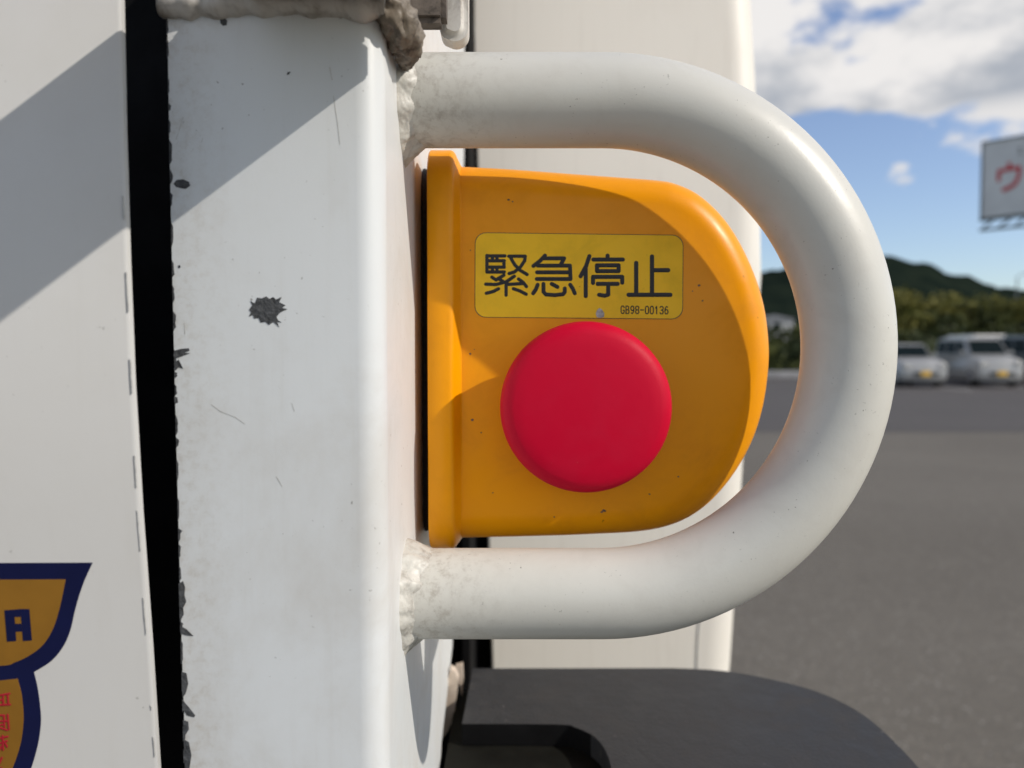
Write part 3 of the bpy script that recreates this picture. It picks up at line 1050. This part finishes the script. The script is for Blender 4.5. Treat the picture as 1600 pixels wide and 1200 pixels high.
# torch-cut left edge of the post: small nicks all the way down
y = -10
while y < 1210:
    ln = rnd.uniform(8, 42)
    xe = 261 + (289 - 261) * y / 1200
    wd = rnd.uniform(0.8, 3.4) * (1.0 if y < 800 else 1.5)
    k = 5
    pts = [(xe - 2, y)] + [(xe + wd * rnd.uniform(0.2, 1), y + ln * q / k) for q in range(1, k)] + [(xe - 1.5, y + ln)]
    obj('edge_nick', plate_px('edge_nick', pts, Y_POST - 0.00007, 0.0005), M['primer'], post)
    y += ln + rnd.uniform(2, 30)
scr = [[(330, 632), (345, 643), (368, 652), (382, 662)], [(275, 218), (279, 206), (286, 183)], [(456, 630), (460, 643)], [(515, 105), (519, 125)],
       [(521, 150), (527, 190), (531, 225)], [(288, 505), (289, 522)], [(432, 745), (441, 760)], [(317, 216), (315, 222)]]
for s_ in scr:
    obj('scratch', strokes_mesh('scratch', [s_], rnd.uniform(0.7, 1.3), Y_POST - 0.00004, 0.000006), M['scratch'], post)
y = 305
while y < 1215:
    ln = rnd.uniform(8, 70)
    xe = lambda q: 187 + 7 * (q / 300) if q < 300 else (194 + 23 * (q - 300) / 500 if q < 800 else 217 + 28 * (q - 800) / 400)
    pts = [(xe(y) - 3.2, y), (xe(y) - 2.2, y + 2), (xe(y + ln) - 1.8, y + ln * 0.95), (xe(y + ln) - 2.6, y + ln), (xe(y + ln * 0.5) - rnd.uniform(2.6, 3.8), y + ln * 0.5)]
    obj('edge_scuff', panel_plate('edge_scuff', pts, 0.00008, 0.0003), M['scuff'], panel)
    y += ln + rnd.uniform(10, 110)

# emblem sticker at the bottom of the side panel
s1, s2, s3 = 0.00010, 0.00016, 0.00022
sm = lambda pts: [(p.x, p.y) for p in catmull([(x, y, 0) for x, y in pts], 6)]
border = [(-120, 880)] + sm([(145, 879), (133, 905), (124, 930), (117, 955), (110, 985), (99, 1010), (80, 1033), (53, 1050)]) + sm(
    [(53.5, 1051), (59, 1075), (63, 1105), (64, 1130), (59, 1165), (47, 1205), (28, 1245), (-5, 1290), (-60, 1330), (-120, 1350)])
obj('emblem_border', panel_plate('emblem_border', border, s1, 0.0006), M['navy'], panel)
f1 = [(-120, 906)] + sm([(103, 905), (97, 935), (91, 960), (82, 985), (68, 1007), (48, 1023), (25, 1034), (0, 1040), (-120, 1044)])
f2 = [(-120, 1066), (0, 1063)] + sm([(28, 1060), (34, 1083), (37, 1110), (37, 1130), (33, 1160), (22, 1195), (5, 1230), (-30, 1262), (-120, 1290)])
for pf in (f1, f2):
    obj('emblem_field', panel_plate('emblem_field', pf, s2, 0.0006), M['gold'], panel)
lt = bmesh.new()
quads = [[(8, 953), (23, 952), (26.5, 1001), (12, 1002)], [(33, 951), (47, 951), (51, 1000), (37, 1001)],
         [(23, 952), (33, 951), (33.6, 963), (23.7, 963.5)], [(24.7, 974), (34.6, 974), (35.6, 986), (25.4, 986.5)]]
for qd in quads:
    vv = [lt.verts.new(panel_at(x, y, s3)) for x, y in qd]
    lt.faces.new(vv)
bmesh.ops.remove_doubles(lt, verts=lt.verts, dist=1e-5)
obj('emblem_letter', from_bm('emblem_letter', lt), M['navy'], panel)
kan = [
    [[(0, 1086), (16, 1083)], [(0, 1101), (17, 1100)], [(13, 1084), (14, 1100)], [(6, 1086), (6, 1101)], [(0, 1093), (5, 1093)]],
    [[(0, 1117), (8, 1117)], [(7, 1117), (8, 1135)], [(13, 1116), (15, 1139)], [(0, 1126), (14, 1126)], [(0, 1136), (12, 1140)], [(2, 1132), (8, 1131)]],
    [[(0, 1153), (13, 1150)], [(0, 1161), (12, 1157)], [(5, 1149), (6, 1171)], [(0, 1171), (4, 1165)], [(9, 1160), (12, 1166)]],
    [[(4, 1183), (0, 1192)], [(0, 1203), (3, 1199)]],
]
for k_ in kan:
    obj('emblem_character', strokes_mesh('emblem_character', k_, 3.4, 0, 0.00004, lambda x, y, l: panel_at(x, y, s3 + l)), M['red_ink'], panel)

# ------------------------------------------------------------------ emergency stop switch
Y_FACE = 0.2000
es = thing('emergency_stop_switch', (X_POST + 0.003, 0.23, at(700, 545, 0.2).z),
           'orange emergency stop switch box with round red push button inside the white handle', 'emergency stop', world_built=True)
FIL = 0.0078
YS = Y_FACE + FIL
d_px = [(716, 261.5), (800, 266), (900, 273.5), (975, 279), (1025, 283), (1052, 288), (1087, 304), (1122, 335), (1150, 374), (1175, 426), (1191, 478), (1198, 530), (1198, 575),
        (1190, 632), (1175, 682), (1152, 727), (1124, 765), (1092, 795), (1054, 816), (1005, 828), (930, 833), (830, 836.5), (716, 839)]
out = [at(x, y, YS) for x, y in d_px]
out = catmull([(p.x, p.z, 0) for p in out], 5)
out = [Vector((p.x, p.y)) for p in out]
nrm = []
for i in range(len(out)):
    t_ = (out[min(i + 1, len(out) - 1)] - out[max(i - 1, 0)]).normalized()
    nrm.append(Vector((t_.y, -t_.x)) * -1)
cen = Vector((0.02, CZ))
nrm = [n if n.dot(cen - o) > 0 else -n for n, o in zip(nrm, out)]
XL = at(716, 300, YS).x
rings = []
prof = [(0.0, 0.075, 0.0006)] + [(FIL * (1 - math.cos(R(a))), None, a) for a in (0, 10, 20, 30, 40, 50, 60, 70, 80, 90)]
rows = [[Vector((p.x, 0.335, p.y)) for p in out]]
for a in (0, 9, 18, 27, 36, 45, 54, 63, 72, 81, 90):
    ins = FIL * (1 - math.cos(R(a)))
    yy = YS - FIL * math.sin(R(a))
    rows.append([Vector((max(XL, p.x + n.x * ins), yy, p.y + n.y * ins)) for p, n in zip(out, nrm)])
V, Fc = [], []
n_ = len(out)
for r_ in rows:
    V += r_
for i in range(len(rows) - 1):
    for j in range(n_ - 1):
        Fc.append((i * n_ + j, i * n_ + j + 1, (i + 1) * n_ + j + 1, (i + 1) * n_ + j))
Fc.append(tuple((len(rows) - 1) * n_ + j for j in range(n_)))
bm = bmesh.new()
vv = [bm.verts.new(p) for p in V]
for f_ in Fc:
    bm.faces.new([vv[i] for i in f_])


def rrect(X, yf, yb, zt, zb, r, n=7):
    ring = []
    for (cy, cz, a0) in ((yf + r, zt - r, 90), (yf + r, zb + r, 180), (yb - r, zb + r, 270), (yb - r, zt - r, 0)):
        for k in range(n):
            a = R(a0 + 90 * k / (n - 1))
            ring.append(Vector((X, cy + r * math.cos(a), cz + r * math.sin(a))))
    return ring


yfl = 0.1962
zt_f, zb_f = at(690, 235.5, 0.2045).z, at(690, 856, 0.2045).z
zt_b, zb_b = out[0].y, out[-1].y
X0 = at(668.5, 500, 0.1975).x
X1 = at(711, 500, 0.1975).x
st = [(X0, 0.0004, 0.0004), (X0 + 0.0004, 0, 0), (X1 - 0.0016, 0, 0)]
for a in (20, 40, 60, 80):
    st.append((X1 - 0.0016 + 0.0016 * math.sin(R(a)), 0.0016 * (1 - math.cos(R(a))), 0.0016 * (1 - math.cos(R(a)))))
dz_tot = zt_f - zt_b
dy_tot = Y_FACE - yfl
for k in range(1, 7):
    u = k / 6
    e = 1 - (1 - u) ** 2.2
    st.append((X1 + 0.0002 + 0.0019 * u, 0.0014 + (dy_tot - 0.0014 + 0.0002) * e, 0.0014 + (dz_tot - 0.0014 + 0.0003) * e))
rr_ = [rrect(X, yfl + dy, 0.262, zt_f - dz, zb_f + dz * (zb_b - zb_f) / dz_tot, 0.0088) for X, dy, dz in st]
V, Fc = loft(rr_)
vv = [bm.verts.new(p) for p in V]
for f_ in Fc:
    bm.faces.new([vv[i] for i in f_])
housing = obj('housing', from_bm('housing', bm, 50), M['orange'], es)
# black gasket between post and housing
gk = [rrect(X, yfl + 0.0160 + d_, 0.26, zt_f - 0.0009 - d_, zb_f + 0.0009 + d_, 0.0088) for X, d_ in ((X_POST + 0.0002, 0.0), (X_POST + 0.0016, 0.0003), (X0 - 0.0001, 0.0))]
V, Fc = loft(gk)
obj('gasket', new_mesh('gasket', V, Fc, 40), M['gasket'], es)

# red mushroom button (turned profile: radius, height in front of the face)
bc = at(915, 636, 0.1885)
prof = [(0.0105, -0.002), (0.0105, 0.0045), (0.0188, 0.0052), (0.0203, 0.0060), (0.02095, 0.0078), (0.02105, 0.0098), (0.0208, 0.0116), (0.0201, 0.0131), (0.0190, 0.0141), (0.0176, 0.01465), (0.0150, 0.0150), (0.0100, 0.01535), (0.0050, 0.01555)]
V, Fc = [], []
ns = 96
for r_, h_ in prof:
    for k in range(ns):
        a = 2 * math.pi * k / ns
        V.append((bc.x + r_ * math.cos(a), Y_FACE - h_ - 0.002 * (h_ > 0.005), bc.z + r_ * math.sin(a)))
for i in range(len(prof) - 1):
    for k in range(ns):
        Fc.append((i * ns + k, i * ns + (k + 1) % ns, (i + 1) * ns + (k + 1) % ns, (i + 1) * ns + k))
V.append((bc.x, Y_FACE - 0.01760, bc.z))
for k in range(ns):
    Fc.append(((len(prof) - 1) * ns + k, (len(prof) - 1) * ns + (k + 1) % ns, len(V) - 1))
obj('push_button', new_mesh('push_button', V, Fc, 50), M['red'], es)

# yellow label with its lettering
c4 = [(743, 364), (1067, 368), (1066, 498), (742.5, 495)]
pts = []
for i in range(4):
    p, a, b = Vector(c4[i]), Vector(c4[i - 1]), Vector(c4[(i + 1) % 4])
    u, w = (a - p).normalized(), (b - p).normalized()
    r_ = 17
    for k in range(7):
        t_ = R(90 * k / 6)
        pts.append(p + u * r_ * (1 - math.sin(t_)) + w * r_ * (1 - math.cos(t_)))
Y_LAB = Y_FACE - 0.00025
cx_, cy_ = 905, 431
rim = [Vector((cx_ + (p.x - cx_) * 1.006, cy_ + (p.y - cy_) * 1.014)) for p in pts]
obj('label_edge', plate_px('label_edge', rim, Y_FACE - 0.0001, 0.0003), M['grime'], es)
lab = obj('label_plate', plate_px('label_plate', pts, Y_LAB, 0.0004), M['label'], es)
SX = lambda x: 720 + x / 4.2105
SY = lambda y: 340 + y / 4.2105
chars = {
    'tight': [
        [(172, 250), (172, 358)], [(172, 252), (290, 252)], [(172, 358), (286, 358)], [(186, 284), (286, 284)], [(186, 326), (286, 326)],
        [(284, 286), (284, 324)], [(208, 256), (208, 282)], [(238, 254), (238, 284)], [(208, 328), (208, 356)], [(238, 328), (238, 356)],
        [(316, 254), (424, 254), (420, 284), (392, 326), (352, 358), (318, 368)], [(330, 268), (356, 312), (392, 348), (436, 374)],
        [(284, 378), (232, 410), (204, 392)], [(246, 400), (290, 428)], [(352, 386), (300, 422), (232, 440), (164, 438)], [(300, 440), (404, 434)],
        [(380, 404), (412, 428), (432, 454)], [(298, 444), (298, 510)], [(248, 468), (214, 486), (168, 498)], [(346, 468), (388, 482), (430, 504)]],
    'hurry': [
        [(554, 250), (520, 286), (478, 318)], [(540, 268), (680, 268), (660, 306)], [(506, 316), (718, 316), (722, 404)], [(502, 360), (718, 360)], [(500, 404), (722, 404)],
        [(506, 442), (494, 472), (476, 498)], [(544, 436), (544, 488), (560, 506), (620, 510), (672, 504), (684, 490), (684, 466)], [(598, 436), (636, 456)],
        [(720, 442), (736, 466), (750, 498)]],
    'halt': [
        [(846, 254), (824, 320), (788, 386)], [(822, 330), (822, 516)], [(966, 250), (966, 272)], [(872, 276), (1066, 276)],
        [(896, 314), (1038, 314), (1038, 352), (896, 352), (896, 314)], [(870, 430), (870, 390), (1062, 390), (1062, 428)],
        [(900, 436), (1032, 436)], [(970, 440), (970, 506), (948, 514), (910, 508)]],
    'stop': [
        [(1154, 298), (1154, 504)], [(1258, 256), (1258, 504)], [(1262, 346), (1364, 346)], [(1104, 508), (1378, 508)]],
}
WID = {'tight': 23, 'hurry': 27, 'halt': 28, 'stop': 29}
for key, lines in chars.items():
    obj('character', strokes_mesh('character', [[(SX(x), SY(y)) for x, y in l] for l in lines], WID[key] / 4.2105, Y_LAB, 0.00005), M['ink'], lab)
dg = {
    'G': [[(9, 3), (7, 0), (3, 0), (1, 3), (1, 11), (3, 14), (7, 14), (9, 11), (9, 8), (6, 8)]],
    'B': [[(1, 0), (1, 14), (7, 14), (9, 12), (9, 9), (7, 7), (1, 7)], [(1, 0), (6, 0), (8, 2), (8, 5), (6, 7)]],
    '9': [[(2, 13), (5, 14), (8, 11), (9, 4), (7, 0), (3, 0), (1, 3), (1, 5), (3, 8), (7, 8), (9, 5)]],
    '8': [[(3, 0), (7, 0), (9, 2), (9, 5), (7, 7), (3, 7), (1, 5), (1, 2), (3, 0)], [(3, 7), (1, 9), (1, 12), (3, 14), (7, 14), (9, 12), (9, 9), (7, 7)]],
    '-': [[(1, 7), (9, 7)]],
    '0': [[(3, 0), (7, 0), (9, 3), (9, 11), (7, 14), (3, 14), (1, 11), (1, 3), (3, 0)]],
    '1': [[(2, 3), (5, 0), (5, 14)]],
    '3': [[(1, 2), (3, 0), (7, 0), (9, 2), (9, 5), (7, 7), (4, 7)], [(7, 7), (9, 9), (9, 12), (7, 14), (3, 14), (1, 12)]],
    '6': [[(8, 1), (5, 0), (2, 4), (1, 10), (3, 14), (7, 14), (9, 11), (9, 9), (7, 6), (3, 6), (1, 9)]],
}
x0, y0, cw, chh = 1052, 582, 35.2 * 0.92, 48
for i, ch in enumerate('GB98-00136'):
    ox = x0 + i * 32.0
    ln = [[(SX(ox + px * 2.55), SY(y0 + py * 3.45 + i * 0.35)) for px, py in l] for l in dg[ch]]
    obj('serial_digit', strokes_mesh('serial_digit', ln, 7.4 / 4.2105, Y_LAB, 0.00004), M['ink'], lab)
ch = [(SX(x), SY(y)) for x, y in [(888, 634), (894, 612), (912, 594), (930, 606), (944, 630), (942, 654), (920, 660), (896, 656)]]
obj('label_tear', plate_px('label_tear', ch, Y_LAB - 0.00006, 0.0003), M['bare'], lab)

rnd = random.Random(4)
for x, y, r_ in ((795, 312, 2.2), (801, 315, 1.5), (735, 553, 1.8), (741, 546, 1.0), (738, 656, 2.4), (752, 676, 1.3), (735, 391, 1.2), (1092, 446, 2.6), (1098, 470, 1.6),
                 (1082, 455, 1.2), (866, 808, 1.1), (1015, 772, 1.4), (770, 770, 1.3), (944, 798, 3.0), (940, 800, 2.0), (1060, 745, 1.5)):
    pts = [(x + r_ * rnd.uniform(0.6, 1.3) * math.cos(k * 0.9), y + r_ * rnd.uniform(0.5, 1.1) * math.sin(k * 0.9)) for k in range(7)]
    obj('dirt_fleck', plate_px('dirt_fleck', pts, Y_FACE - 0.00005, 0.0003), M['grime'], es)
